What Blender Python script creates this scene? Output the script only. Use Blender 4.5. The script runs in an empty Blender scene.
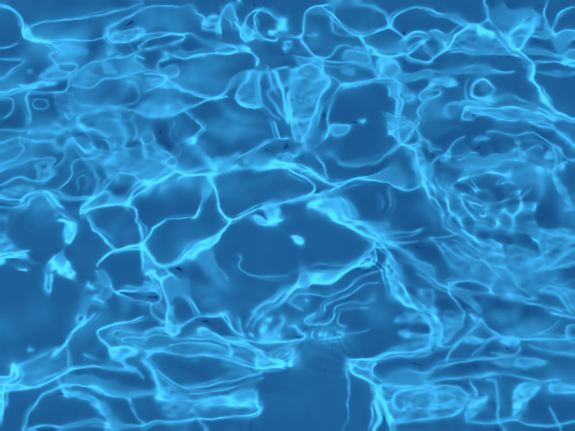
import bpy, math, time
import numpy as np
from mathutils import Vector

# ------------------------------------------------------------------ camera, sky, sun, exposure
sc = bpy.context.scene
COL = sc.collection
PITCH = math.radians(64.0)          # camera looks this far below the horizon
CAM_DIST = 2.8                      # metres from the lens to the middle of the picture on the water
VIEW_WIDTH = 1.6                    # metres of water across the middle of the picture
DEPTH = 0.92                        # water depth
IOR = 1.333
SUN_EL, SUN_AZ = math.radians(82.0), math.radians(70.0)   # elevation; heading the light travels towards

cam_data = bpy.data.cameras.new('camera')
cam = bpy.data.objects.new('camera', cam_data)
COL.objects.link(cam)
sc.camera = cam
cam.location = (0.0, -CAM_DIST * math.cos(PITCH), CAM_DIST * math.sin(PITCH))
cam.rotation_euler = (math.pi / 2 - PITCH, 0, 0)
cam_data.sensor_width = 36.0
cam_data.lens = 36.0 * CAM_DIST / VIEW_WIDTH
cam_data.clip_end = 500.0

world = bpy.data.worlds.new('World')
sc.world = world
world.use_nodes = True
wn = world.node_tree
sky = wn.nodes.new('ShaderNodeTexSky')
sky.sky_type = 'NISHITA'
sky.sun_disc = False
sky.sun_elevation = SUN_EL
sky.sun_rotation = math.pi / 2 - (SUN_AZ + math.pi)
sky.air_density = 0.7
sky.dust_density = 0.0
sky.ozone_density = 10.0
wn.links.new(sky.outputs[0], wn.nodes['Background'].inputs[0])
wn.nodes['Background'].inputs[1].default_value = 0.12

sun_data = bpy.data.lights.new('sun', 'SUN')
sun_data.energy = 4.6
sun_data.angle = math.radians(0.38)
sun_data.color = (1.0, 0.88, 0.58)
sun_data.cycles.is_caustics_light = True          # the ripples focus its light on the pool floor
sun = bpy.data.objects.new('sun', sun_data)
COL.objects.link(sun)
SUN_DIR = np.array([math.cos(SUN_EL) * math.cos(SUN_AZ), math.cos(SUN_EL) * math.sin(SUN_AZ), -math.sin(SUN_EL)])
sun.rotation_euler = Vector(SUN_DIR).to_track_quat('-Z', 'Y').to_euler()
sun.location = (-1, -4, 6)

sc.view_settings.view_transform = 'Standard'
sc.view_settings.look = 'None'
sc.view_settings.gamma = 1.0
sc.view_settings.use_curve_mapping = False
sc.view_settings.exposure = 0.64
sc.render.engine = 'CYCLES'
sc.cycles.caustics_refractive = True
sc.cycles.caustics_reflective = False
sc.cycles.sample_clamp_indirect = 0
sc.cycles.use_denoising = True
sc.cycles.max_bounces = 10

# ------------------------------------------------------------------ the light pattern on the pool floor
# Where the sun's light is gathered by the water: bands (L width level), sheets (P level) and spots (S radius level),
# each followed by its points.  The water's heights are solved from it further down, so the pattern itself is never
# painted anywhere: it is made by the sun shining through the rippled surface.
PATTERN = r'''
@0 25
P .4 90 0 120 5 130 30 165 45 180 62 120 60 90 45
L 2 .55 90 0 85 30 105 50 160 62 200 70
L 1.5 .45 180 62 260 60 340 55 410 50 430 30 440 10 465 0
P .4 440 30 500 20 575 5 575 50 500 65 450 72
L 2 .55 450 72 520 62 575 35
L 2 .55 435 25 430 50 450 75
L 2 .45 180 62 210 75 240 95 205 110 200 130 225 150 235 160
L 2 .5 230 158 255 145 290 148 305 160 295 180 260 187 235 175 230 158
P .38 150 200 190 165 235 165 245 180 285 185 275 205 200 215
L 2 .45 150 200 180 215 250 210 280 190
P .22 215 75 290 75 340 105 370 110 290 125 240 120 235 100
L 1.5 .45 280 215 290 195 330 165 370 145 410 138 440 130 500 128 560 100 550 85 575 72
L 1.8 .55 285 235 330 245 380 240 420 215 480 205 540 185 575 180
P .35 410 140 440 150 470 185 450 195 415 185
P .3 425 85 470 105 480 125 425 130
L 2 .4 575 130 545 125 545 140 575 160
P .2 280 215 300 190 340 180 390 200 400 215 340 240 290 240
P .8 75 240 110 232 160 225 215 225 225 236 160 246 100 250
L 2 .55 0 265 80 255 150 245
L 2 .4 0 275 60 270 110 255
L 3 .5 120 262 105 290 105 320 115 350 120 383
L 2 .5 120 262 180 265 240 268 268 250 275 200
P .25 220 270 280 270 280 300 300 330 325 350 300 375 240 365 225 320
L 2 .65 255 350 270 375
L 2 .65 280 345 300 360
L 3 .22 130 310 150 295 185 300 190 325 160 340 135 330 130 310
L 3 .25 290 265 295 295 330 315 400 320 480 320 550 300 555 260 540 235 500 220
L 2 .5 295 375 350 345 410 330 480 328 530 335 575 320
P .3 340 350 430 330 520 340 530 383 300 383
L 1.5 .4 0 85 40 85 75 70
L 2 .28 0 135 40 128 80 130 95 140 60 165 20 200 0 210
L 2 .35 0 285 45 290 60 310 50 345 10 375
S 12 .25 117 185
L 2.5 .5 540 345 575 350
@144 25
L 1.5 .45 0 70 40 50 100 40 150 40 160 50 130 70 60 85 0 97
L 2 .6 110 75 155 60
L 1.5 .4 0 35 60 30 130 35 190 40 240 65 290 78 340 85 400 90 430 100
P .65 385 85 415 88 430 100 420 110 390 100
L 1.5 .4 290 95 320 85 360 90 375 105 340 115 300 110 290 95
L 2.5 .35 75 105 110 115 160 125 230 122 290 115 380 112 430 110 450 125 460 150 450 165
P .25 80 100 110 115 240 118 240 132 120 132 70 150
L 2 .6 455 130 450 165
L 2 .45 80 110 100 130 65 145 55 165 75 190 95 215
L 2 .35 90 180 110 165 135 185 130 205 95 210
P .2 90 180 110 165 135 185 130 205 95 210
L 2 .5 0 195 40 192 80 195
S 8 .7 75 193
L 2 .5 75 190 90 215 60 245 0 265
P .35 15 215 80 210 75 235 20 240
L 1.5 .6 60 245 110 255 170 275 230 288 270 295 340 288
L 1.5 .35 95 220 120 245 180 275 230 290
P .25 95 215 160 270 230 290 60 248
L 1.5 .55 270 295 310 280 340 245 370 210 410 192 440 186 500 195 530 200
L 2 .6 270 295 220 315 170 335 120 360 60 370 0 360
P .35 0 320 60 330 150 330 170 345 120 362 50 368 0 358
L 2 .4 0 325 60 328 110 330 150 330 165 350 190 380
L 2 .5 420 190 405 225 380 270 375 300 400 320 440 330 470 320 465 270 460 220 475 200
P .22 420 190 405 225 380 270 375 300 400 320 440 330 470 320 465 270 460 220 475 200
L 2 .5 515 185 535 175 575 165
L 4 .7 515 185 530 205 545 240 560 290 570 350 578 390
L 2 .35 490 270 510 250 540 240 575 240
L 2 .5 490 270 500 300 540 345 575 380
L 2 .3 470 320 500 345 540 375
P .35 240 5 275 15 295 5 305 40 280 25 240 15
L 2 .45 300 0 305 40
L 3 .55 370 0 385 20 390 45 410 70
L 2 .4 400 0 400 30 425 55 440 40 430 20
P .35 375 0 405 0 440 45 415 70 390 45
L 2 .45 445 0 450 30 480 55 520 65 530 45 525 25
P .7 490 30 515 25 525 40 500 45
P .45 530 0 570 0 570 20 545 25
P .4 550 75 575 65 575 110 555 105
@288 25
L 2 .4 0 95 20 85 15 70 0 65
L 2 .5 0 40 45 45 60 20 60 0
S 9 .6 48 42
L 1.8 .6 48 42 65 75 90 105 105 125
P .3 75 38 115 38 110 47 80 45
L 2 .35 105 125 150 130 180 115 200 90 230 80 280 85 310 100
L 2 .35 105 125 140 140 200 150 260 150 320 165 355 185
L 3 .3 220 120 240 100 280 100 320 120 330 145 300 150
P .2 225 110 280 100 330 140 355 180 300 160 230 150
L 1.5 .55 215 5 250 30 290 45 340 35 380 20 410 5 440 30 470 50
L 3 .65 290 45 310 80 340 110 370 125 400 125 430 120 460 110
P .7 305 80 330 95 370 125 350 122 320 105
L 2 .55 435 110 440 80 460 55 500 30 540 25 560 35 550 60 500 100 470 115
L 2 .6 470 115 500 135 540 145 575 145
L 1.3 .4 530 70 560 110 575 130
L 1.5 .4 470 100 510 75 550 55
P .4 360 140 385 130 420 140 445 170 440 205 400 212 355 210 365 180
L 3 .65 375 130 375 175 360 210
L 2 .5 405 135 400 170 395 210
L 2 .45 400 130 430 150 445 180
L 2 .55 355 210 320 220 270 230 220 235 205 240
P .5 215 230 270 228 340 215 330 228 270 248 220 243
L 2 .6 355 213 420 212 450 210 500 200 575 188
S 9 .8 465 210
L 2 .5 430 225 470 215 530 205 575 200
L 2 .5 205 240 180 280 165 320 158 383
L 1.5 .45 155 200 190 215 207 240
P .35 5 180 60 165 100 190 150 210 160 240 130 290 110 330 100 383 10 383 0 200
L 2 .4 0 215 60 215 110 225 150 215
L 2 .6 105 125 130 140 145 190 155 205
L 3.5 .65 155 205 160 240 130 285 112 330 100 383
P .3 60 135 105 130 130 160 145 200 110 185 60 165
L 2 .4 60 135 62 165 0 180
L 2 .4 60 135 100 128
L 2 .35 75 150 120 170 150 205
L 2 .35 85 285 105 280 100 310
L 3.5 .65 0 270 8 330 15 383
L 2 .5 410 240 395 270 425 300 440 340 435 370
L 2.5 .6 445 220 445 270 460 310 450 360
P .3 410 235 450 215 460 300 445 360 430 300 395 270
P .25 460 250 500 285 490 295 465 300
L 2 .35 440 250 470 270 500 290 475 300
L 2 .5 575 230 540 260 525 270 520 290 540 310 520 340 530 370
P .35 540 260 575 225 575 290 540 300
L 2 .5 395 350 430 365 470 370
P .25 215 170 260 175 260 200 225 200
P .4 280 370 310 365 310 383 275 383
L 2 .2 175 0 185 30 230 40 280 40
@431 25
L 2.5 .6 0 140 30 125 60 100 75 75 90 45 120 20 150 5 180 5 220 30 250 42
L 2 .45 0 20 30 25 50 50 55 80 75 100
P .2 75 100 95 50 140 15 200 20 250 45 290 80 310 110 200 115 120 110
L 2 .25 80 110 200 115 310 120 340 115
P .65 190 10 225 30 245 40 235 55 200 45 190 25
L 2 .4 240 40 270 60 310 105 350 130
P .4 300 40 315 10 330 0 415 5 390 50 370 95 330 80 305 60
L 2 .5 255 0 290 45 320 85 350 95
L 2 .4 290 10 310 60 340 85
P .85 310 80 345 85 372 95 350 100
L 2 .35 400 0 410 15 385 50 370 90
L 1.5 .45 360 95 400 105 450 110 520 120 575 120
L 3 .65 355 100 380 130 405 155 410 190 405 215 430 245 445 285 470 320 500 350 550 370 575 375
P .3 385 160 410 160 410 230 390 215
L 3 .9 430 262 445 295 470 320
L 2.5 .35 400 45 450 45 490 40 520 50 575 35
P .45 510 42 575 25 575 45 520 60
L 2 .4 490 0 490 35 520 65 520 105
L 2 .4 465 0 480 30
P .5 515 150 550 120 575 120 575 165 540 160
L 2 .35 410 145 500 150 575 160
P .2 420 185 575 185 575 205 500 205
L 2 .45 0 185 70 187 140 175 200 168 260 178 300 190 330 185
P .4 0 215 60 200 95 220 105 240 70 245 20 245 0 260
S 12 .5 75 232
L 2 .4 0 265 30 260 35 280 0 295
L 4 .5 175 230 200 220 235 235 250 260 240 290 200 300 170 285 165 255 175 230
L 1.5 .45 60 340 65 322 90 312 120 310 130 300 180 310 240 310
L 1.5 .4 60 340 75 365
L 1.5 .35 240 300 280 288 330 285 380 300 400 310
L 2 .6 130 335 180 332 240 330 320 332 400 345 460 365 500 380
L 2 .5 130 335 125 365 160 372
L 2 .4 140 340 200 360 280 372 330 383
S 8 .7 140 340
P .25 130 330 250 325 400 345 500 383 280 383 200 365
L 2 .5 420 330 470 355 510 380
@0 121
L 2 .35 0 40 50 38 100 35 120 30
S 9 .8 120 42
P .4 120 30 200 15 280 10 350 15 400 35 480 50 480 60 400 60 330 50 280 40 240 60 215 60 205 40 150 40 140 55
P .55 270 5 330 5 390 30 400 45 320 35
L 2.5 .6 130 75 150 90 200 98 230 110 260 100 270 80 300 65
P .45 130 70 160 80 215 75 220 92 200 98 150 92
P .5 260 85 290 70 330 70 380 110 350 130 310 105 280 105
L 3.5 .85 320 100 350 128 378 112
L 2 .3 75 60 80 100 95 110 60 150 0 175
L 2 .3 0 90 60 70 120 75
P .15 0 45 110 35 120 80 80 100 0 130
L 2 .35 250 110 258 140 245 165 220 190
L 2 .45 0 205 20 190 60 175 110 160 170 150 210 150 220 165 190 180 210 200 220 215
P .4 140 175 210 155 210 200 220 215 170 240 145 240 150 215
L 2 .55 0 260 40 240 90 228 120 240 180 238 220 215
P .25 0 290 30 270 130 260 130 290 60 300 0 305
L 1.8 .4 235 280 270 240 285 210 285 180 300 160 330 155 350 175 380 200 385 240 370 280 365 305 320 305 270 300 235 280
L 2 .2 305 275 310 235 335 215 345 240 330 275
L 3.5 .6 85 325 110 300 160 285 190 290 215 310 230 330 255 350
L 2 .35 0 300 50 310 95 320
L 2 .3 0 350 60 345 100 335
L 2 .35 190 290 260 310 330 318 400 300
P .4 335 330 410 290 450 310 490 320 440 340 380 345 330 365
L 2 .55 320 375 335 340 370 320 410 292 450 310 510 320
L 2 .45 335 350 390 345 440 340 500 325
S 11 .9 510 322
L 2 .35 410 290 425 260 450 225
L 2 .35 385 75 420 80 440 110 440 140
P .25 375 110 420 120 440 165 400 170 365 145
P .5 435 140 460 145 455 180 475 215 465 235 430 215 418 180
P .3 440 130 500 120 520 160 480 205 460 180
L 2 .5 470 205 520 215 575 245
L 2 .25 450 50 465 80 455 120
L 2 .6 510 322 540 280 575 255
L 2.5 .55 510 322 535 350 540 383
L 2 .4 515 315 575 280
L 2 .3 530 0 545 30 540 80
L 2 .3 575 70 565 120 575 140
@144 121
P .22 0 55 25 45 40 60 55 100 100 140 110 160 70 175 30 160 0 140
L 2 .45 20 50 40 70 60 110 105 140 125 165 122 200
P .3 70 170 110 150 125 195 100 195
L 1.5 .15 120 0 100 40 110 75 145 110 145 135 120 150
L 3 .8 0 250 30 250 80 225 120 207
L 2.5 .55 120 207 160 218 220 215 265 213
L 2 .6 0 285 30 255
L 2 .4 0 240 50 242
L 2 .3 60 275 100 250 160 225 240 218
L 1.5 .4 110 200 170 207 230 190 285 180
L 2 .45 200 0 225 20 230 35 210 60 195 85
P .5 165 85 190 70 205 70 205 100 185 105
L 1.8 .55 200 105 240 145 285 175
S 8 .85 285 178
L 2 .6 285 178 268 213
S 8 .9 268 213
L 1.8 .5 285 172 350 155 430 125 490 95 540 78 575 75
L 3 .2 300 180 380 170 450 155 575 130
L 2.5 .6 268 213 330 200 400 185 460 178 520 170 575 170
P .35 330 205 420 180 575 160 575 190 440 185
L 2 .4 440 185 520 188 575 190
L 1.8 .45 268 213 265 250 235 305 210 370 190 390
L 2 .55 268 213 280 260 290 310 300 350 325 383
L 1.8 .45 515 0 530 35 540 75
L 2.5 .7 540 78 575 72
P .3 465 355 510 320 545 345 555 375 520 383 480 375
L 1.8 .5 380 383 430 360 480 345 520 315 575 305
@288 121
L 2 .5 15 0 20 50 25 85
L 3 .65 100 0 90 40 65 75
L 2 .5 0 75 40 85 65 78 60 110 30 140 0 150
S 9 .7 60 78
L 2 .35 30 0 45 40 55 75
P .3 15 0 95 0 65 75 30 70
L 2 .3 60 80 90 100 120 103
L 2 .4 65 100 100 130 130 160 155 200 160 235
L 2 .35 60 120 0 150
L 3 .65 0 165 40 175 80 195 130 230 170 255 200 260
P .5 0 160 50 175 110 205 160 240 150 250 90 220 0 180
L 2.5 .45 0 195 40 215 80 230 105 265 90 295 60 305 0 307
L 2.5 .5 0 305 60 305 110 295 170 280 240 240 300 230 370 232
L 2 .5 170 255 230 240 300 228 340 225 380 222 410 220 430 235
P .35 300 228 380 215 430 225 460 250 470 280 440 270 410 240 360 235
L 2.5 .5 370 232 400 240 420 260 440 265 470 280 500 275 530 255
L 2.5 .3 155 135 190 155 215 175 260 180 310 170 360 160 400 130 440 95
L 2 .5 160 0 165 30 140 70
P .45 165 15 200 10 240 15 240 40 210 55 170 40
P .3 275 0 305 0 295 10
L 2 .4 140 70 155 45 185 40
L 2 .5 400 0 400 30 435 65 440 90
L 2 .5 440 0 440 40 450 80
P .3 400 0 480 0 510 40 450 80 420 40
L 2 .5 525 0 510 30 455 90 400 130
L 2 .5 480 0 520 40 525 75 490 95 440 95
L 2 .5 395 50 430 35 480 15
L 3.5 .65 450 90 490 105 510 130 520 180 545 250 560 280 575 310
P .4 460 95 520 85 540 130 555 180 575 180 575 300 540 240 515 170 500 120
P .75 520 180 545 185 560 240 575 290 560 280 540 240
L 2 .45 525 75 555 85 565 110 575 115
L 2 .3 470 120 490 160 500 190
P .5 80 345 120 315 190 300 230 320 265 370 275 383 170 383
L 2 .6 80 345 130 318
L 2 .5 80 345 140 365 190 383
L 2 .5 215 315 245 350 270 383
S 8 .6 125 317
L 3 .2 400 260 410 330 400 350
L 3 .15 370 290 380 350
@431 121
L 2 .4 0 180 50 130 90 90 140 60
P .4 40 160 60 115 80 110 75 150 50 165
L 2 .4 0 105 40 110
P .3 165 65 200 55 240 60 220 75 180 78
L 3 .35 230 40 300 45 340 55 390 50 450 70 500 100 540 140 575 160
S 8 .85 347 82
P .25 350 0 460 0 530 40 575 90 575 120 500 60 430 20
L 2 .35 390 0 470 25 540 70 575 110
P .4 300 130 340 100 360 110 385 160 330 180 320 220 270 240 230 210 200 180 250 140
L 2 .4 100 150 150 145 195 150 200 140
L 2 .4 160 125 190 125
P .5 110 240 130 195 170 185 200 170 190 200 150 205 145 240 120 255
P .55 420 185 470 190 475 205 435 210
P .5 450 130 480 120 495 145 460 150
S 12 .65 525 185
L 3 .45 480 200 510 175 545 165
P .45 490 210 520 240 560 310 565 350 535 360 540 320 490 250
L 2 .35 490 100 500 150 485 220
P .3 30 270 60 235 110 270 170 310 300 345 410 320 420 350 370 383 100 383 60 310
L 3 .65 0 240 20 280 60 330 80 383
L 2 .5 0 290 30 330 60 383
L 2 .35 60 245 120 290 200 320 280 325 360 300 400 270
L 2 .35 100 290 160 325 260 350 360 345 420 325
P .4 350 330 410 320 415 355 370 375 300 370
L 2 .7 280 250 300 240 330 250
L 2 .3 380 120 420 100 440 110
L 2 .4 320 290 360 275 330 300
L 2 .3 160 235 200 285
L 2 .3 135 240 190 295
@0 217
L 3 .6 235 5 265 20 300 30
P .4 260 25 300 30 295 75 285 105 262 105 255 80
L 2 .35 300 30 295 75 280 108 258 95
P .3 0 60 40 80 70 120 110 140 100 160 40 160 0 185
L 2 .45 0 175 40 162 70 155 110 150
L 1.5 .35 0 160 40 145 80 140 120 132
L 2 .45 65 210 110 212
L 2 .5 0 185 20 180
P .36 190 190 205 160 240 155 275 180 300 225 295 250 270 245 235 230 205 215
L 1.2 .45 205 200 222 165 245 158
L 1.2 .4 232 225 255 190 272 182
L 1.2 .4 275 240 292 222
L 1.5 .6 220 180 240 220
L 1.5 .6 255 200 285 245
L 1.5 .5 195 185 215 165
L 2 .3 185 215 182 280 198 305 205 270 200 225
P .12 185 215 182 280 198 305 205 270 200 225
L 2.5 .4 345 0 380 50 420 90 455 125
L 2.2 .65 455 128 510 118 570 108
L 2 .45 455 128 420 155 390 185 385 200
L 2 .5 540 0 560 40 570 80 570 110
S 10 .9 570 108
L 2 .4 570 110 568 180 575 205
P .35 350 250 365 270 380 285 355 292 345 288
L 2 .4 380 215 420 240 435 240
L 2 .4 350 320 390 330 415 340
L 2 .4 420 245 450 290 470 305
P .2 370 265 420 250 450 300 410 340 370 320
L 1.8 .55 575 290 520 293 480 295 462 305 490 318 540 330 575 335
L 2 .35 500 270 575 285
L 6 .15 350 330 330 375
P .3 5 5 40 5 40 18 10 15
@144 217
L 2 .5 85 8 40 40 15 80 0 105
L 1.5 .25 85 8 150 5 210 0
L 2 .5 0 110 20 150 55 185
P .2 0 120 55 185 20 215 0 215
L 1.8 .55 55 188 90 188 120 180 150 160 190 120 240 95 290 75 330 40 350 5
L 1.8 .5 120 182 170 172 220 145 290 95 310 60 340 35
P .35 150 165 200 120 290 75 280 95 220 145 175 170
L 2 .4 320 0 345 12 390 0
L 2 .4 340 0 345 20
P .4 10 225 35 210 50 225 60 245 35 235
L 2.5 .6 10 225 45 215
L 2 .4 55 190 85 200 105 235 95 255
L 2.2 .5 40 225 70 260 85 300 95 340 95 383
P .2 60 245 90 260 110 310 120 350 115 383 90 383 90 310
L 2 .5 100 262 140 285 170 310 200 350 225 383
L 2 .4 60 245 100 265 150 280
P .12 60 190 105 235 95 270 50 220
L 2 .4 0 285 40 290 65 315 50 345 20 350
L 2 .5 0 340 20 345 30 383
P .3 0 250 40 260 60 290 0 290
S 8 .5 5 285
L 2 .35 20 350 60 355 75 383
P .45 465 18 500 5 555 0 550 15 525 35 495 32
L 3 .6 465 18 500 22 550 8
L 2 .2 375 150 390 160 375 190 395 215 450 235 520 240 575 230
L 2 .2 270 140 300 200 340 250
L 2 .15 250 150 280 220
L 2 .45 430 383 470 355 520 335 575 295
L 2 .35 470 383 530 350 575 320
@288 217
P .4 165 0 220 0 290 15 330 35 390 40 400 95 440 110 400 115 350 95 290 65 220 30
L 3 .6 165 0 230 30 290 60 350 90 390 125
L 2.5 .5 220 0 280 25 340 60 380 95 430 110
L 2 .4 270 15 330 35 390 40
L 2 .5 350 65 420 68 470 65 500 58 530 48
L 3 .3 400 95 470 100 520 100
L 2.5 .5 400 105 450 125 500 165 540 195 575 220
P .3 420 110 480 130 530 180 575 200 575 250 530 205 470 150
L 2 .35 515 225 550 250 575 262
P .4 540 100 560 85 575 85 575 115
L 2 .55 355 90 340 125 300 160 270 195 225 220 180 235 100 240 60 255 0 310
L 2 .55 345 130 348 170 325 190 270 200 240 215 190 260 160 272 120 260 80 258 30 285 0 315
P .45 0 305 60 255 110 240 180 237 240 210 200 250 160 270 110 258 50 270
L 2 .5 340 120 380 125
L 2 .5 275 192 300 175 325 160 330 180 300 192
L 2.5 .6 380 115 405 160 395 200 400 250 430 320 470 350 540 375
L 2 .45 405 150 430 190 450 250 480 300 540 355 575 375
P .4 405 150 440 200 450 250 500 320 560 375 480 355 430 315 400 250 395 200
L 2 .25 0 345 50 305 100 305 150 320 200 305 260 265 310 235 380 215
L 2 .22 150 383 155 350 230 320 300 275 360 265
L 2 .2 185 383 200 355 280 335 350 310
L 2 .18 210 375 320 360
P .55 15 80 40 78 65 95 55 115 30 105
L 2 .15 0 220 80 205 150 190 260 195
P .25 510 295 575 290 575 345 540 340
L 2 .2 0 350 60 380
S 10 .2 75 335
@431 217
L 3.5 .65 70 0 75 30 110 50 150 65 200 90 245 100 280 130 290 165
P .85 220 95 250 105 285 140 290 170 265 160 245 130
P .35 110 50 200 85 260 150 300 195 210 180 150 110
L 2 .35 0 85 50 75 110 70
L 2.5 .4 0 100 30 125 80 180 130 210
L 2 .4 50 100 100 150 150 195 170 215
L 2 .4 100 110 150 160 200 180 300 200
L 2 .3 90 90 170 140 280 240
L 2 .4 210 180 280 245
L 2 .4 290 190 340 260 410 320
P .2 0 95 110 90 290 190 420 320 240 295 130 240 30 130
P .4 300 135 340 110 380 120 400 160 420 200 400 215 340 210 305 185
P .5 395 85 430 75 420 40 480 45 575 60 575 190 490 205 430 210 445 170 440 120
L 3 .55 400 85 430 105 440 140 450 190 430 210
L 2 .5 425 212 490 205 530 195 575 180
L 5 .55 420 60 575 80
P .4 385 20 420 25 420 40 395 40
L 4 .45 480 190 530 160 575 130
L 2 .3 110 30 200 35 300 50 380 65
L 2 .3 180 10 230 25 240 50
P .18 100 0 400 0 380 60 250 70 150 50
P .6 390 170 440 150 445 190 415 215
L 2.5 .5 0 245 40 270 75 290 130 300 170 340 200 375
L 2.5 .5 65 270 80 258 140 258 200 265 240 290 230 300 150 300 90 280 65 270
S 10 .6 90 270
L 3 .5 240 300 300 310 350 320 430 325
L 2 .5 280 318 370 335 450 355 530 380
L 2.5 .45 65 295 100 340 130 383
L 2 .35 80 300 140 330 200 383
L 3 .5 430 295 490 305 530 340 560 383
L 2 .35 430 295 470 280 530 285 575 300
P .3 440 292 575 290 575 375 540 345 500 310
L 2 .25 500 240 480 260 520 270 575 250
P .3 0 350 40 383 0 383
@0 313
L 2.5 .35 380 0 330 45 280 90 240 150 210 170
L 2 .35 300 25 315 5 335 10 325 35 305 30
P .25 290 90 260 120 230 165 200 175 240 130
L 1.5 .35 105 150 140 152
L 2 .15 75 205 150 180 250 130 280 120
L 2 .18 265 120 270 200 275 290
L 2 .6 575 15 500 35 430 50 395 70 392 90 415 115 440 138
P .55 440 140 500 140 550 155 540 170 500 185 510 215 480 195 445 180
L 2.5 .7 440 138 500 138 555 155
L 3 .8 500 215 540 225
L 2 .5 440 140 445 175 480 195 520 222
L 2 .6 0 320 60 305 130 295 190 275 250 245 310 222 380 215 450 222 510 225
L 2 .5 0 290 60 285 130 295
L 2 .5 510 225 550 235 575 265
L 2 .25 330 170 400 190 450 210 500 222
L 3 .55 0 255 40 250 50 210 70 250 40 270 15 300 10 370
P .35 0 260 40 250 55 215 70 250 40 280 130 295 40 310 15 320 0 330
L 2 .6 0 345 15 370
L 2 .4 135 375 170 325 220 300 280 275 340 265 400 285 450 310 500 330 525 365
P .35 170 325 250 285 340 260 420 290 490 325 400 325 340 290 250 300
P .4 245 310 300 310 360 330 400 355 420 375 380 375 340 345 260 340
L 2 .3 220 250 250 320 270 340
L 2.5 .5 575 318 530 320 510 328 520 350
L 2 .25 575 75 520 70 460 75 455 95 490 105
L 2 .35 575 90 500 95 485 110 520 125 575 145
P .15 480 100 575 80 575 130 520 120
P .7 560 190 575 180 580 195 575 205
P .1 60 215 250 130 270 270 150 285
@144 313
L 2 .45 30 0 80 40
L 3 .45 0 75 40 62 80 60
P .5 85 0 115 0 115 40 150 40 140 75 105 90 85 70
L 4 .75 85 65 110 85 140 75
L 2 .45 90 0 92 60
L 2 .45 150 50 190 25 230 10 300 12 330 5
P .45 215 68 240 58 280 80 320 110 330 125 270 100 220 85
L 3 .5 280 80 330 115 350 150 350 180
L 2 .4 110 100 180 100 260 105 340 112 420 110 500 118 575 115
L 2 .3 0 95 60 90 110 95
L 2.2 .55 0 155 40 148 100 158 180 165 260 172 330 185 390 210 440 220 500 222
L 2 .35 100 130 150 118 250 120 320 140 350 165
P .10 0 100 150 100 320 140 345 175 250 168 100 150 0 140
P .15 350 110 430 130 480 160 470 180 440 215 380 200 350 160
L 2 .35 350 120 420 140 450 175 450 215
L 2 .45 330 115 400 120 440 140 500 185 555 200 560 212 520 220 450 220
P .35 445 175 500 185 560 205 540 220 480 222 450 215
L 2 .7 545 195 560 212
L 2 .5 440 150 480 155
L 3 .6 20 170 40 150 70 150
L 4 .5 5 190 35 230 50 280 60 340
P .25 0 180 30 200 55 260 75 320 50 340 35 270 0 210
L 1.8 .45 45 225 80 250 130 285 160 295
L 2 .5 0 150 20 150 10 180
L 2 .5 160 295 230 295 300 280 360 268 430 255 470 240
L 2 .35 180 320 260 320 350 300 430 280 475 260
L 1.5 .25 310 200 360 225 430 240
L 1.5 .25 330 235 400 245 450 245
L 1.5 .2 115 180 170 190 220 188
P .24 50 310 100 290 140 310 180 330 180 370 80 365 40 340
L 4 .6 50 335 90 350 130 345
L 2 .45 0 320 60 320
P .16 220 335 330 320 430 305 450 375 300 375 200 370
L 2 .5 195 368 260 350 330 338 430 318
L 1.5 .45 240 372 320 355 400 345 440 352
L 1.5 .35 280 378 350 366 430 368
P .3 330 345 400 340 430 375 320 375
L 2 .4 430 305 450 375
L 2 .5 180 350 260 345 350 345
L 2 .5 310 0 330 40 370 80 400 90
L 2 .4 330 10 350 60
P .55 465 75 485 30 515 20 500 55 480 85
L 2 .3 540 30 555 20 550 45 520 80 545 100
L 2 .4 380 20 390 70 410 90
L 2 .35 430 60 450 30 480 5
L 2 .7 420 80 440 90
L 2 .3 410 60 430 25 460 0
@288 313
L 2 .3 0 60 30 60 50 85 70 95 60 110 0 118
L 2 .22 20 55 50 75 75 90
L 1.5 .3 100 80 95 95 102 108
P .2 120 85 150 80 180 88 150 100 122 100
L 2 .25 195 75 225 88 190 100 120 110
L 1.5 .18 240 85 325 70
L 2 .25 110 0 65 35 90 50 150 45 180 20 185 0
L 2 .18 205 0 200 45 240 60
P .3 430 20 470 0 540 0 555 35 480 40 435 35
P .45 440 70 460 62 500 78 560 85 575 105 520 100 480 100 445 85
L 5 .6 545 0 565 40 575 90
P .25 410 140 450 120 575 110 575 130 500 145 430 150
L 3 .5 250 200 290 188 340 182 400 165 470 155 530 150 575 135
L 2 .35 330 190 400 178 500 165 575 150
L 2 .55 250 200 243 225 260 245 310 265 350 290
P .22 250 200 340 185 350 200 335 230 345 260 340 275 290 255 250 240
L 2 .45 350 200 335 225 350 255 380 275
L 2 .25 280 200 320 225 340 260
L 3 .5 350 290 352 330 355 375
L 3 .85 365 290 370 330 390 372
L 2 .55 365 290 420 283 500 285 575 285
P .26 370 290 575 290 575 375 395 375
L 2 .35 420 375 430 320 480 305 560 300
L 1.5 .3 450 375 465 335 520 320 575 318
L 2 .2 240 180 228 220 240 280 245 375
L 2 .45 460 255 500 245 570 235
L 2 .4 480 260 560 250
L 2 .35 440 290 500 270 575 272
P .35 0 185 20 195 22 212 0 215
@431 313
L 4 .6 10 0 35 40 38 90 25 120
S 10 .8 35 122
P .3 0 0 20 0 40 60 25 120 0 110
P .25 40 110 80 90 120 40 130 0 60 0 45 60
L 2 .35 125 0 120 50 85 95 50 115
L 2 .4 25 125 70 130 110 115 150 85 185 45
L 2 .5 150 0 185 40 200 20 230 60 270 85 310 100 360 105
P .35 160 0 200 0 215 30 190 40
P .55 130 110 155 98 210 105 180 122 150 125
L 2 .45 60 195 80 150 110 120 155 100 210 105 270 95
L 2 .35 165 165 195 140 230 105
P .75 280 110 320 95 360 105 350 125 310 130
L 2.5 .5 360 105 430 103 500 103 575 98
L 2.5 .5 575 45 545 60 540 100
L 3 .5 480 0 540 15 575 20
L 2 .3 430 85 480 60 510 30
L 2 .35 390 130 440 145 510 155 575 165
L 2 .35 550 110 575 130
P .18 430 110 575 105 575 160 500 150
L 2 .5 0 235 30 215 90 200 150 188 230 180 300 170 345 160 360 135
L 2 .35 235 155 290 165
P .4 230 195 300 185 380 190 460 195 440 210 330 210
L 2 .4 220 180 320 175 400 185 470 190
L 2 .5 0 265 60 262 130 258 200 250 270 245 340 248 400 260 440 275 510 265
P .27 0 290 60 285 120 300 150 330 130 365 60 375 0 375
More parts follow.
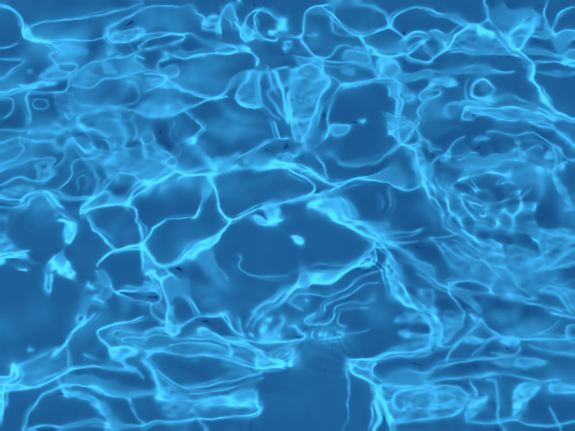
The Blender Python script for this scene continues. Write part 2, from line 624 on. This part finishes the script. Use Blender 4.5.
L 2 .45 0 290 70 287 130 305 150 335 130 365
L 1.5 .35 0 318 40 315 85 325 95 345 60 360 0 362
L 3 .4 155 270 175 305 175 335
P .6 160 340 200 335 220 325 225 340 205 370 150 375
L 3 .3 225 262 260 280 265 375
P .65 330 320 355 285 395 280 435 290 430 310 390 345 370 375 330 375
P .3 475 280 575 285 575 315 500 320 478 310
L 2 .4 475 280 480 312 520 322 575 315
@0 0
L 2 .5 90 100 75 60 40 30 0 20
L 1.5 .45 465 100 500 70 560 40 575 35
L 2 .3 120 100 200 80 300 75 400 60 465 40 575 10
@144 0
L 1.5 .4 0 35 60 20 140 30 230 60 240 100
P .3 235 100 300 100 310 70 260 60
L 2 .45 300 100 320 50 360 20 400 0
L 3 .5 370 100 360 60 330 30
L 2 .4 400 100 420 60 470 40 520 60 570 100
L 2 .45 445 100 440 70 470 40
P .4 530 100 570 100 575 70 540 65
@288 0
L 2 .45 60 100 70 50 120 20 200 10
L 1.5 .5 215 105 180 60 120 20
L 1.5 .45 410 105 430 60 500 30 575 40
L 2 .2 175 100 185 40
L 2 .4 410 105 380 50 300 20 200 10
@431 0
L 2 .45 0 40 60 60 130 90 165 105 200 95 250 60 330 50
L 2 .45 255 100 230 60 210 0
P .4 330 100 415 105 440 60 380 40 330 60
L 2 .4 465 100 450 50 470 0
L 2 .4 490 100 520 50 575 20
@0 406
L 3 .5 10 0 5 40 0 80
L 2 .4 135 0 110 40 90 100
P .35 380 0 420 0 450 40 470 100 420 100 410 40
L 2 .4 525 0 545 50 575 70
L 2 .5 90 100 180 80 260 85 380 60 470 80 575 75
@144 406
P .2 80 0 180 0 220 40 160 60 90 40
L 2 .5 0 75 60 60 130 62 220 50 330 45 450 30 460 0
P .10 200 0 450 0 455 25 330 40 220 35
L 2 .4 220 50 250 100
@288 406
L 2 .12 245 0 240 50 210 100
L 3 .5 355 0 360 50 340 100
L 3 .8 390 0 400 40 420 70
P .22 395 0 575 0 575 50 430 60
L 2 .5 420 70 500 60 575 50
@431 406
P .22 0 0 130 0 100 35 0 50
L 2 .45 0 50 80 40 130 0
P .45 150 0 205 0 180 40 140 50
L 3 .35 265 0 270 60 300 100
P .5 330 0 370 0 360 40 335 50
L 2 .45 140 60 250 70 335 55 420 80 575 60
L 2 .35 480 0 500 50 520 90
@0 0
V .26 440 500 480 330 0 0
V .22 400 220 520 160 0 0
V .13 1300 230 360 130 0 0
V .25 2040 780 300 280 0 0
V .22 2040 1180 300 250 0 0
V .12 2040 1540 330 140 0 0
V .10 300 1400 360 200 0 0
V .12 760 1480 320 170 0 0
V .14 1280 1260 260 120 0 0
V .16 655 540 130 100 0 0
V .16 760 1090 160 110 0 0
V .20 1304 585 60 50 0 0
V .20 2036 1396 70 45 0 0
V .10 835 1205 60 45 0 0
V .18 1070 1350 60 40 0 0
V .22 860 1300 110 70 0 0
V .20 1150 1430 90 60 0 0
V .10 1760 420 240 180 0 0'''

SCALE = 144 / 575.0


def parse_pattern():
    out = []
    ox = oy = 0.0
    for line in PATTERN.splitlines():
        t = line.split()
        if not t:
            continue
        if t[0][0] == '@':
            ox, oy = float(t[0][1:]), float(t[1])
            continue
        if t[0] in 'PV':
            w, b, c = 0.0, float(t[1]), t[2:]
        else:
            w, b, c = float(t[1]), float(t[2]), t[3:]
        out.append((t[0], w, b, np.array(c, float).reshape(-1, 2) * SCALE + [ox, oy]))
    return out


def catmull(c, n=6):
    closed = len(c) > 3 and np.allclose(c[0], c[-1])
    if len(c) < 3:
        return c
    p = np.vstack([c[-2] if closed else 2 * c[0] - c[1], c, c[1] if closed else 2 * c[-1] - c[-2]])
    t = (np.arange(n) / n)[:, None, None]
    a, b, d, e = p[:-3], p[1:-2], p[2:-1], p[3:]
    q = .5 * (2 * b + (d - a) * t + (2 * a - 5 * b + 4 * d - e) * t * t + (3 * b - a - 3 * d + e) * t ** 3)
    return np.vstack([q.transpose(1, 0, 2).reshape(-1, 2), c[-1:]])


def gauss(img, s):
    r = int(3 * s + 1)
    k = np.exp(-.5 * (np.arange(-r, r + 1) / s) ** 2)
    k /= k.sum()
    p = np.pad(img, ((r, r), (0, 0)), mode='edge')
    img = sum(k[i] * p[i:i + img.shape[0]] for i in range(2 * r + 1))
    p = np.pad(img, ((0, 0), (r, r)), mode='edge')
    return sum(k[i] * p[:, i:i + img.shape[1]] for i in range(2 * r + 1))


PW, PH = 575, 431


def wobble(X, Y, seed, n, lmin, lmax):
    rng = np.random.default_rng(seed)
    z = 0 * X
    for _ in range(n):
        l = np.exp(rng.uniform(np.log(lmin), np.log(lmax)))
        a = rng.uniform(0, 2 * np.pi)
        z = z + np.sin((X * np.cos(a) + 1.5 * Y * np.sin(a)) * 2 * np.pi / l + rng.uniform(0, 6.28))
    return z * math.sqrt(2 / n)


def level_map():
    img = np.zeros((PH, PW))
    poly = np.zeros((PH, PW))
    veil = np.zeros((PH, PW))
    Y0_, X0_ = np.mgrid[0:PH, 0:PW] + .5
    X = X0_ + .55 * wobble(X0_, Y0_, 21, 9, 14, 60)
    Y = Y0_ + .50 * wobble(X0_, Y0_, 22, 9, 14, 60)

    def box(c, m):
        m = m + 3
        lo = np.maximum((c.min(0) - m).astype(int), 0)
        hi = np.maximum((c.max(0) + m).astype(int) + 2, lo)
        return slice(lo[1], hi[1]), slice(lo[0], hi[0])
    items = parse_pattern()
    # streaks along and across the sheets of gathered light
    st = .6 * wobble(X, Y, 31, 8, 9, 26) + .5 * np.sin(wobble(X, Y, 32, 6, 30, 90) * 5.5)
    for k, w, b, c in items:
        if k != 'P':
            continue
        q = catmull(np.vstack([c, c[:1]]), 4)
        s = box(q, 9)
        x, y = X[s], Y[s]
        ins = np.zeros(x.shape, bool)
        for (xa, ya), (xb, yb) in zip(q[:-1], q[1:]):
            if ya != yb:
                ins ^= ((ya > y) != (yb > y)) & (x < (xb - xa) * (y - ya) / (yb - ya) + xa)
        ins = ins * 1.0
        soft = gauss(ins, 4.0) if min(ins.shape) > 4 else ins
        lev = b * (.42 * ins + .50 * ins * (1 - soft) + .22 * soft)      # brighter rims, dimmer middles
        poly[s] = 1 - (1 - poly[s]) * (1 - np.clip(lev, 0, 1))
    poly = gauss(poly, .9) * np.clip(1 + .38 * st, .2, 1.8)
    for n, (k, w, b, c) in enumerate(items):
        if k == 'P':
            continue
        if k == 'V':
            (cx, cy), (rx, ry) = c[0], (c[1] - c[2])
            veil = np.maximum(veil, b * np.exp(-((X - cx) / rx) ** 2 - ((Y - cy) / ry) ** 2))
            continue
        if k == 'S':
            r = w * SCALE
            s = box(c, 3 * r)
            v = b * np.exp(-((X[s] - c[0, 0]) ** 2 + (Y[s] - c[0, 1]) ** 2) / (r * r) * 1.2)
            img[s] = np.maximum(img[s], v)
            continue
        q = catmull(c)
        sg = w * LINE_SIGMA
        s = box(q, 5.5 * w + 4)
        x, y = X[s], Y[s]
        dm = np.full(x.shape, 1e9)
        tp = np.zeros(x.shape)
        sd = np.ones(x.shape)
        L = np.r_[0, np.cumsum(np.hypot(*np.diff(q, axis=0).T))]
        for i in range(len(q) - 1):
            a = q[i]
            e = q[i + 1] - a
            t = np.clip(((x - a[0]) * e[0] + (y - a[1]) * e[1]) / (e @ e + 1e-9), 0, 1)
            d = (x - a[0] - t * e[0]) ** 2 + (y - a[1] - t * e[1]) ** 2
            m = d < dm
            dm[m] = d[m]
            tp[m] = (L[i] + t * (L[i + 1] - L[i]))[m]
            sd[m] = np.sign(e[0] * (y - a[1]) - e[1] * (x - a[0]))[m]
        d = np.sqrt(dm)
        ph = c[0, 0] * .37 + c[0, 1] * .23 + n
        vary = 1 + .18 * np.sin(tp / 6.5 + ph) + .10 * np.sin(tp / 2.9 + 2 * ph)
        side = 1.0 if math.sin(5.1 * n + 1) > 0 else -1.0
        ends = np.clip(np.minimum(tp, L[-1] - tp) / 3 + .55, 0, 1)
        core = np.exp(-dm / (2 * sg * sg))
        tail = np.where(sd * side > 0, .14 * np.exp(-d / (1.6 * w)), .05 * np.exp(-d / (.8 * w)))       # a fold of light: sharp on one side
        off = w * (1.5 + .5 * np.sin(tp / 11 + ph))
        fil = .38 * np.exp(-((sd * side * d - off) / (.26 * w + .22)) ** 2) * np.clip(np.sin(tp / 17 + 3 * ph) + .35, 0, 1)   # a finer line beside it
        v = np.clip(LINE_GAIN * b, 0, 1) * vary * ends * np.maximum(core, tail + fil)
        img[s] = 1 - (1 - img[s]) * (1 - np.clip(v, 0, 1))
    veil = veil * np.clip(.75 + .45 * wobble(X, Y, 41, 8, 40, 130) + .35 * np.sin(3.2 * wobble(X, Y, 42, 6, 60, 160)), 0, 2)
    return 1 - (1 - img) * (1 - np.clip(poly, 0, 1)) * (1 - np.clip(veil, 0, .6))


LINE_SIGMA, LINE_GAIN = .25, 1.4
G0, GA, GP = .23, 5.9, 1.45          # dimmest floor light, span and curve of the levels
CAP = 5.0
LOCAL_SIGMA, LOCAL_POWER = 40.0, .85 # how far wide bright or dark areas are evened out
CALM, HIGHPASS = .9, (2 * math.pi / .9) ** 2   # swells much longer than the picture's cells are let go
OUTSIDE = .6                         # the pattern calms down outside the picture
DX = .0021                           # metres between water heights

fw = np.array([0, math.cos(PITCH), -math.sin(PITCH)])
up = np.array([0, math.sin(PITCH), math.cos(PITCH)])
cp = np.array([0, -CAM_DIST * math.cos(PITCH), CAM_DIST * math.sin(PITCH)])
F = CAM_DIST / VIEW_WIDTH * PW


def refract(dv, hx, hy):
    il = 1 / np.sqrt(1 + hx * hx + hy * hy)
    n = (-hx * il, -hy * il, il)
    c = -(n[0] * dv[0] + n[1] * dv[1] + n[2] * dv[2])
    e = 1 / IOR
    q = e * c - np.sqrt(1 - e * e * (1 - c * c))
    return [e * dv[i] + q * n[i] for i in range(3)]


def hit_floor(x, y, h, hx, hy, dv):
    r = refract(dv, hx, hy)
    t = (h + DEPTH) / -r[2]
    return x + r[0] * t, y + r[1] * t


C0 = hit_floor(0., 0., 0., 0., 0., SUN_DIR)


def rays(u, v):
    d = [fw[i] + (u - PW / 2) / F * (1. if i == 0 else 0.) - (v - PH / 2) / F * up[i] for i in range(3)]
    n = np.sqrt(d[0] ** 2 + d[1] ** 2 + d[2] ** 2)
    return [q / n for q in d]


def project(x, y, z):
    a, b, c = x - cp[0], y - cp[1], z - cp[2]
    zc = b * fw[1] + c * fw[2]
    return PW / 2 + F * a / zc, PH / 2 - F * (b * up[1] + c * up[2]) / zc


_d = rays(np.array([0, 0, PW, PW, PW / 2, PW / 2]), np.array([0, PH, 0, PH, 0, PH]))
_t = -cp[2] / _d[2]
_sx, _sy = _d[0] * _t, cp[1] + _d[1] * _t
_vx, _vy = hit_floor(_sx, _sy, 0., 0., 0., _d)
X0 = min(_sx.min(), (_vx - C0[0]).min()) - .13
X1 = max(_sx.max(), (_vx - C0[0]).max()) + .13
Y0 = min(_sy.min(), (_vy - C0[1]).min()) - .13
Y1 = max(_sy.max(), (_vy - C0[1]).max()) + .13
NX = int(math.ceil((X1 - X0) / DX / 64)) * 64
NY = int(math.ceil((Y1 - Y0) / DX / 64)) * 64


def sample(img, u, v, wrap=True):
    H, W = img.shape
    u0 = np.floor(u).astype(np.int64)
    v0 = np.floor(v).astype(np.int64)
    a, b = u - u0, v - v0
    if wrap:
        u1, v1, u0, v0 = (u0 + 1) % W, (v0 + 1) % H, u0 % W, v0 % H
    else:
        u1, v1 = np.clip(u0 + 1, 0, W - 1), np.clip(v0 + 1, 0, H - 1)
        u0, v0 = np.clip(u0, 0, W - 1), np.clip(v0, 0, H - 1)
    f = img.ravel()
    v0, v1 = v0 * W, v1 * W
    return (f[v0 + u0] * (1 - a) + f[v0 + u1] * a) * (1 - b) + (f[v1 + u0] * (1 - a) + f[v1 + u1] * a) * b


def mirror(t, a, b):
    m = np.mod(t - a, 2 * (b - a))
    return a + np.where(m > b - a, 2 * (b - a) - m, m)


def wanted_light(table, mean, u, v):
    du = np.maximum(np.maximum(-u, u - PW), 0)
    dv = np.maximum(np.maximum(-v, v - PH), 0)
    dist = np.hypot(du, dv)
    s = np.minimum(dist * .25, 14)
    u2 = u + s * (np.sin(v / 23 + u / 41) + np.sin(u / 17 - v / 31))
    v2 = v + s * (np.sin(u / 27 - v / 37) + np.sin(v / 19 + u / 29))
    g = sample(table, mirror(u2, 1, PW - 1) - .5, mirror(v2, 1, PH - 1) - .5, False)
    return mean + (g - mean) * (1 - OUTSIDE * np.clip(dist / 30, 0, 1))


class Surface:
    """the water heights on a grid: where sun rays and sight lines through it meet the floor"""

    def __init__(s, dx, nx, ny):
        s.nx, s.ny, s.dx = nx, ny, dx
        s.xs = X0 + (np.arange(nx) + .5) * dx
        s.ys = Y0 + (np.arange(ny) + .5) * dx
        s.SX, s.SY = np.meshgrid(s.xs, s.ys)
        kx = 2 * np.pi * np.fft.rfftfreq(nx, dx)
        ky = 2 * np.pi * np.fft.fftfreq(ny, dx)
        s.K2 = kx[None] ** 2 + ky[:, None] ** 2
        s.Ki = np.where(s.K2 > 0, 1 / np.where(s.K2 > 0, s.K2, 1), 0) * np.exp(-.5 * s.K2 * (1.0 * dx) ** 2)
        m = np.minimum(np.minimum(s.SX - X0, s.xs[-1] - s.SX), np.minimum(s.SY - Y0, s.ys[-1] - s.SY))
        s.fade = np.clip(m / .1, 0, 1)
        dv = [s.SX - cp[0], s.SY - cp[1], 0 * s.SX - cp[2]]
        n = np.sqrt(sum(q * q for q in dv))
        s.dv = [q / n for q in dv]

    def filt(s, a, m):
        return np.fft.irfft2(np.fft.rfft2(a) * m, s=a.shape)

    def blur(s, a, sg):
        return s.filt(a, np.exp(-.5 * s.K2 * sg * sg))

    def grad(s, h):
        return (np.roll(h, -1, 1) - np.roll(h, 1, 1)) / (2 * s.dx), (np.roll(h, -1, 0) - np.roll(h, 1, 0)) / (2 * s.dx)

    def cell(s, x, y):
        return (x - C0[0] - X0) / s.dx - .5, (y - C0[1] - Y0) / s.dx - .5

    def gather(s, x, y, w):
        u, v = s.cell(x, y)
        u0 = np.floor(u).astype(np.int64)
        v0 = np.floor(v).astype(np.int64)
        a, b = u - u0, v - v0
        o = 0
        for p, q, ww in ((0, 0, (1 - a) * (1 - b)), (1, 0, a * (1 - b)), (0, 1, (1 - a) * b), (1, 1, a * b)):
            o = o + np.bincount((((v0 + q) % s.ny) * s.nx + (u0 + p) % s.nx).ravel(), (ww * w).ravel(), s.nx * s.ny)
        return o.reshape(s.ny, s.nx)

    def floor_wanted(s, h, table, mean):
        hx, hy = s.grad(h)
        vx, vy = hit_floor(s.SX, s.SY, h, hx, hy, s.dv)
        g = wanted_light(table, mean, *project(s.SX, s.SY, h))
        cu, cv = s.cell(vx, vy)
        w = ((cu > 0) & (cu < s.nx - 1) & (cv > 0) & (cv < s.ny - 1)) * 1.0
        num, den = s.gather(vx, vy, g * w), s.gather(vx, vy, w)
        out = acc = 0
        for k in (.6, 1.5, 4, 12):
            a, b = s.blur(num, s.dx * k), s.blur(den, s.dx * k)
            c = np.clip((b - .15) / .25, 0, 1) if k < 12 else 1
            out = out + (1 - acc) * c * a / np.maximum(b, 1e-6)
            acc = acc + (1 - acc) * c
        out = np.maximum(out, .15)
        m = (out * s.fade).sum() / s.fade.sum()
        return out * s.fade + m * (1 - s.fade)

    def step(s, h, g, tau):
        hx, hy = s.grad(h)
        tx, ty = hit_floor(s.SX, s.SY, h, hx, hy, SUN_DIR)
        gi = sample(g, *s.cell(tx, ty))
        px, py = tx - s.SX, ty - s.SY
        d = lambda a, ax: (np.roll(a, -1, ax) - np.roll(a, 1, ax)) / (2 * s.dx)
        det = (1 + d(px, 1)) * (1 + d(py, 0)) - d(px, 0) * d(py, 1)
        r = 1 / gi
        e = np.clip(r / r.mean() - det, -1, 1)
        e -= e.mean()
        return h * CALM - s.filt(e, s.Ki * np.exp(-HIGHPASS / np.maximum(s.K2, 1e-6))) * tau / (.25 * DEPTH) + (1 - CALM) * s.filt(h, np.exp(-HIGHPASS / np.maximum(s.K2, 1e-6)))

    def refine(s, h, soft=1.0):
        q = np.fft.fft2(h)
        my, mx = h.shape
        Q = np.zeros((s.ny, s.nx), complex)
        fx, fy = np.fft.fftfreq(mx), np.fft.fftfreq(my)
        ix = np.round(fx * mx).astype(int) % s.nx
        iy = np.round(fy * my).astype(int) % s.ny
        ph = np.exp(-1j * np.pi * .5 * (fx[None] + fy[:, None]) - .5 * (fx[None] ** 2 + fy[:, None] ** 2) * (2 * np.pi * soft) ** 2)
        Q[np.ix_(iy, ix)] = q * ph * (s.nx * s.ny / (mx * my))
        return np.fft.ifft2(Q).real


def unlit_spots(s, h, step=3, only=None):
    """floor points whose sun ray is too sharply bent to be found from a straight start: where ripples are too abrupt"""
    hx, hy = s.grad(h)
    tx, ty = hit_floor(s.SX, s.SY, h, hx, hy, SUN_DIR)
    px, py = tx - s.SX, ty - s.SY
    d = lambda a, ax: (np.roll(a, -1, ax) - np.roll(a, 1, ax)) / (2 * s.dx)
    J = (px, py, 1 + d(px, 1), d(px, 0), d(py, 1), 1 + d(py, 0))
    gx, gy = s.SX[::step, ::step].ravel(), s.SY[::step, ::step].ravel()
    yx, yy = gx + C0[0], gy + C0[1]
    x = yx + SUN_DIR[0] / SUN_DIR[2] * DEPTH                  # the straight line back to the sun
    y = yy + SUN_DIR[1] / SUN_DIR[2] * DEPTH
    total = len(x)
    if only is not None:
        keep = sample(only, (x - X0) / s.dx - .5, (y - Y0) / s.dx - .5) > .004
        x, y, yx, yy = x[keep], y[keep], yx[keep], yy[keep]
    sx0, sy0 = x.copy(), y.copy()
    todo = np.arange(len(x))
    for k in range(22):
        u, v = (x[todo] - X0) / s.dx - .5, (y[todo] - Y0) / s.dx - .5
        a, b, c0, c1, c2, c3 = (sample(q, u, v) for q in J)
        rx, ry = yx[todo] - x[todo] - a, yy[todo] - y[todo] - b
        far = np.hypot(rx, ry) > 8e-4
        det = c0 * c3 - c1 * c2
        det = np.where(np.abs(det) < 1e-3, 1e-3, det)
        mx, my = (c3 * rx - c1 * ry) / det, (c0 * ry - c2 * rx) / det
        f = np.minimum(1, .5 / np.maximum(np.hypot(mx, my), 1e-9))
        x[todo] += mx * f
        y[todo] += my * f
        todo = todo[far]
        if not len(todo):
            break
    out = np.zeros(h.shape)
    iu = np.round((sx0[todo] - X0) / s.dx - .5).astype(int) % s.nx
    iv = np.round((sy0[todo] - Y0) / s.dx - .5).astype(int) % s.ny
    np.add.at(out, (iv, iu), 1.0)
    return out * step * step, len(todo) / total


def ease(s, h, passes=22):
    near = None
    for k in range(passes):
        full = k % 6 == 0
        bad, part = unlit_spots(s, h, 2, None if full else near)
        if full:
            print('abrupt spots %.5f' % part)
        if part < 2e-5 and full:
            break
        spread = s.blur(bad, .012)
        near = spread if full else np.maximum(near, spread)
        w = np.clip(spread * 5, 0, 1)
        w = np.clip(s.blur(w, .009) * 1.2, 0, 1)
        h = h + .6 * w * (s.blur(h, .011) - h)
    return h


def solve_water():
    table = G0 + GA * np.clip(level_map(), 0, 1.2) ** GP
    table = table * np.clip((table.mean() / gauss(table, LOCAL_SIGMA)) ** LOCAL_POWER, .68, 1.10)
    cap = CAP * table.mean()
    table = cap * (1 - np.exp(-table / cap * 1.15)) / (1 - math.exp(-1.15 * 1.6))
    mean = table.mean()
    h = None
    for fine, (nout, nin, tau) in enumerate(SCHEDULE):
        k = (4, 2, 1)[fine]
        s = Surface(DX * k, NX // k, NY // k)
        h = s.refine(h) if fine else np.zeros((s.ny, s.nx))
        g = None
        for it in range(nout):
            gn = s.floor_wanted(h, table, mean)
            g = gn if g is None else .5 * g + .5 * gn
            gg = g
            if not fine:
                if it < 5:
                    gg = s.blur(g, s.dx * (2.5 - it * .5))
                gg = np.maximum(gg, .1) ** min(1, (it + 1) / 4)
            gg = gg / gg.mean()
            for _ in range(nin):
                h = s.step(h, gg, tau)
    return s, h


SCHEDULE = ((12, 8, .5), (6, 7, .22), (4, 5, .2))


def picture_point(u, v):
    d = rays(np.float64(u), np.float64(v))
    t = -cp[2] / d[2]
    return d[0] * t, cp[1] + d[1] * t


def waves(X, Y, n, lmin, lmax, slope, seed):
    rng = np.random.default_rng(seed)
    Z = 0 * X
    for _ in range(n):
        l = np.exp(rng.uniform(np.log(lmin), np.log(lmax)))
        a = rng.uniform(0, 2 * np.pi)
        Z = Z + slope * l / (2 * np.pi) * np.sqrt(2 / n) * np.sin((X * np.cos(a) + Y * np.sin(a)) * 2 * np.pi / l + rng.uniform(0, 6.28))
    return Z


def rings(X, Y, u, v, wl, slope, reach, start=0.):
    x, y = picture_point(u, v)
    r = np.hypot(X - x, Y - y)
    env = np.exp(-(r / reach) ** 2) * (1 - np.exp(-(r / (wl * .7 + start)) ** 2))
    return slope * wl / (2 * np.pi) * np.sin(2 * np.pi * r / wl + 1.1 * np.sin(3 * np.arctan2(Y - y, X - x) + u)) * env


t_start = time.time()
surf, H = solve_water()
H = H + waves(surf.SX, surf.SY, 40, .05, .3, .0025, 5)
# a drop has just broken the surface at the right; smaller ripples run elsewhere
for args in ((518, 132, .060, .017, .22), (345, 284, .040, .0035, .16), (262, 290, .045, .006, .08)):
    H = H + rings(surf.SX, surf.SY, *args)
for n, (u, v, ru, rv, lmin, lmax, slope) in enumerate(((512, 135, .22, .14, .05, .11, .011), (60, 130, .22, .12, .06, .14, .010), (480, 250, .25, .10, .05, .12, .010),
                                                      (395, 205, .07, .04, .03, .05, .007), (90, 40, .30, .10, .05, .12, .009))):
    x, y = picture_point(u, v)
    env = np.exp(-((surf.SX - x) / ru) ** 2 - ((surf.SY - y) / rv) ** 2)
    H = H + env * waves(surf.SX, surf.SY, 16, lmin, lmax, slope, 50 + n)
H = ease(surf, H)
print('water solved in %.1f s' % (time.time() - t_start))


# ------------------------------------------------------------------ helpers
def mesh_object(name, verts, faces, mat, smooth=False):
    verts = np.asarray(verts, np.float32)
    faces = np.asarray(faces, np.int32)
    me = bpy.data.meshes.new(name)
    me.vertices.add(len(verts))
    me.vertices.foreach_set('co', verts.ravel())
    me.loops.add(faces.size)
    me.loops.foreach_set('vertex_index', faces.ravel())
    me.polygons.add(len(faces))
    me.polygons.foreach_set('loop_start', np.arange(0, faces.size, faces.shape[1], dtype=np.int32))
    me.update(calc_edges=True)
    me.polygons.foreach_set('use_smooth', np.full(len(faces), smooth))
    me.materials.append(mat)
    o = bpy.data.objects.new(name, me)
    COL.objects.link(o)
    return o


def sheet(name, xs, ys, Z, mat):
    X, Y = np.meshgrid(xs, ys)
    n, m = X.shape
    i = np.arange(n * m).reshape(n, m)
    f = np.stack([i[:-1, :-1], i[:-1, 1:], i[1:, 1:], i[1:, :-1]], -1).reshape(-1, 4)
    return mesh_object(name, np.stack([X, Y, Z + 0 * X], -1).reshape(-1, 3), f, mat, True)


def box(name, a, b, mat):
    (x0, y0, z0), (x1, y1, z1) = a, b
    v = [(x0, y0, z0), (x1, y0, z0), (x1, y1, z0), (x0, y1, z0), (x0, y0, z1), (x1, y0, z1), (x1, y1, z1), (x0, y1, z1)]
    f = [(0, 3, 2, 1), (4, 5, 6, 7), (0, 1, 5, 4), (1, 2, 6, 5), (2, 3, 7, 6), (3, 0, 4, 7)]
    return mesh_object(name, v, f, mat)


def plaster(name, c0, c1, scale, bump=.0):
    m = bpy.data.materials.new(name)
    m.use_nodes = True
    nt = m.node_tree
    b = nt.nodes['Principled BSDF']
    b.inputs['Roughness'].default_value = .9
    b.inputs['Specular IOR Level'].default_value = .0
    tc = nt.nodes.new('ShaderNodeTexCoord')
    n1 = nt.nodes.new('ShaderNodeTexNoise')
    n1.inputs['Scale'].default_value = scale
    n1.inputs['Detail'].default_value = 6
    n1.inputs['Roughness'].default_value = .6
    ramp = nt.nodes.new('ShaderNodeValToRGB')
    ramp.color_ramp.elements[0].position = .3
    ramp.color_ramp.elements[1].position = .7
    ramp.color_ramp.elements[0].color = (*c0, 1)
    ramp.color_ramp.elements[1].color = (*c1, 1)
    nt.links.new(tc.outputs['Object'], n1.inputs['Vector'])
    nt.links.new(n1.outputs['Fac'], ramp.inputs['Fac'])
    nt.links.new(ramp.outputs['Color'], b.inputs['Base Color'])
    return m


def water_material():
    m = bpy.data.materials.new('clear_water')
    m.use_nodes = True
    nt = m.node_tree
    nt.nodes.clear()
    g = nt.nodes.new('ShaderNodeBsdfGlass')
    g.inputs['Roughness'].default_value = 0
    g.inputs['IOR'].default_value = IOR
    g.inputs['Color'].default_value = (*WATER_TINT, 1)
    o = nt.nodes.new('ShaderNodeOutputMaterial')
    nt.links.new(g.outputs[0], o.inputs['Surface'])
    return m


WATER_TINT = (.90, .97, 1.0)
FLOOR_A, FLOOR_B = (.022, .208, .515), (.024, .220, .540)
pool_blue = plaster('blue_pool_plaster', FLOOR_A, FLOOR_B, 2.2)
paving = plaster('pale_stone_paving', (.36, .34, .31), (.46, .44, .40), 6.0)

# ------------------------------------------------------------------ the pool
PX0, PX1, PY0, PY1 = -3.0, 3.0, -1.3, 3.7
floor = sheet('pool_floor', np.linspace(PX0, PX1, 9), np.linspace(PY0, PY1, 8), -DEPTH, pool_blue)
floor['kind'] = 'structure'
floor.cycles.is_caustics_receiver = True
W = .25
for a, b in (((PX0 - W, PY0 - W, -DEPTH - .1), (PX1 + W, PY0, .07)), ((PX0 - W, PY1, -DEPTH - .1), (PX1 + W, PY1 + W, .07)),
             ((PX0 - W, PY0, -DEPTH - .1), (PX0, PY1, .07)), ((PX1, PY0, -DEPTH - .1), (PX1 + W, PY1, .07))):
    w = box('pool_wall', a, b, pool_blue)
    w['kind'] = 'structure'
    w.cycles.is_caustics_receiver = True
R = 14.0
for a, b in (((-R, -R, .0), (R, PY0 + .02, .12)), ((-R, PY1 - .02, .0), (R, R, .12)),
             ((-R, PY0 + .02, .0), (PX0 + .02, PY1 - .02, .12)), ((PX1 - .02, PY0 + .02, .0), (R, PY1 - .02, .12))):
    a, b = (a[0], a[1], .072), b
    d = box('pool_deck', a, b, paving)
    d['kind'] = 'structure'


# ------------------------------------------------------------------ the water
def stretch(start, end, first, biggest=.026, grow=1.3):
    out, x, st = [], start, first
    sgn = 1 if end > start else -1
    while (end - x) * sgn > st * 1.5:
        x += sgn * st
        out.append(x)
        st = min(st * grow, biggest)
    out.append(end)
    return np.array(out)


xs = np.r_[stretch(surf.xs[0], PX0, DX)[::-1], surf.xs, stretch(surf.xs[-1], PX1, DX)]
ys = np.r_[stretch(surf.ys[0], PY0, DX)[::-1], surf.ys, stretch(surf.ys[-1], PY1, DX)]
XX, YY = np.meshgrid(xs, ys)
ix = np.clip(np.round((xs - surf.xs[0]) / DX).astype(int), 0, NX - 1)
iy = np.clip(np.round((ys - surf.ys[0]) / DX).astype(int), 0, NY - 1)
inside = np.minimum(np.minimum(XX - surf.xs[0], surf.xs[-1] - XX), np.minimum(YY - surf.ys[0], surf.ys[-1] - YY))
near = np.clip(inside / .12, 0, 1)
near = near ** 3 * (near * (6 * near - 15) + 10)                # the ripples pass smoothly into those of the rest of the pool
ZZ = H[np.ix_(iy, ix)] * near + waves(XX, YY, 36, .17, .5, .085, 9) * (1 - near)
water = sheet('water', xs, ys, ZZ, water_material())
water['kind'] = 'structure'
water.cycles.is_caustics_caster = True
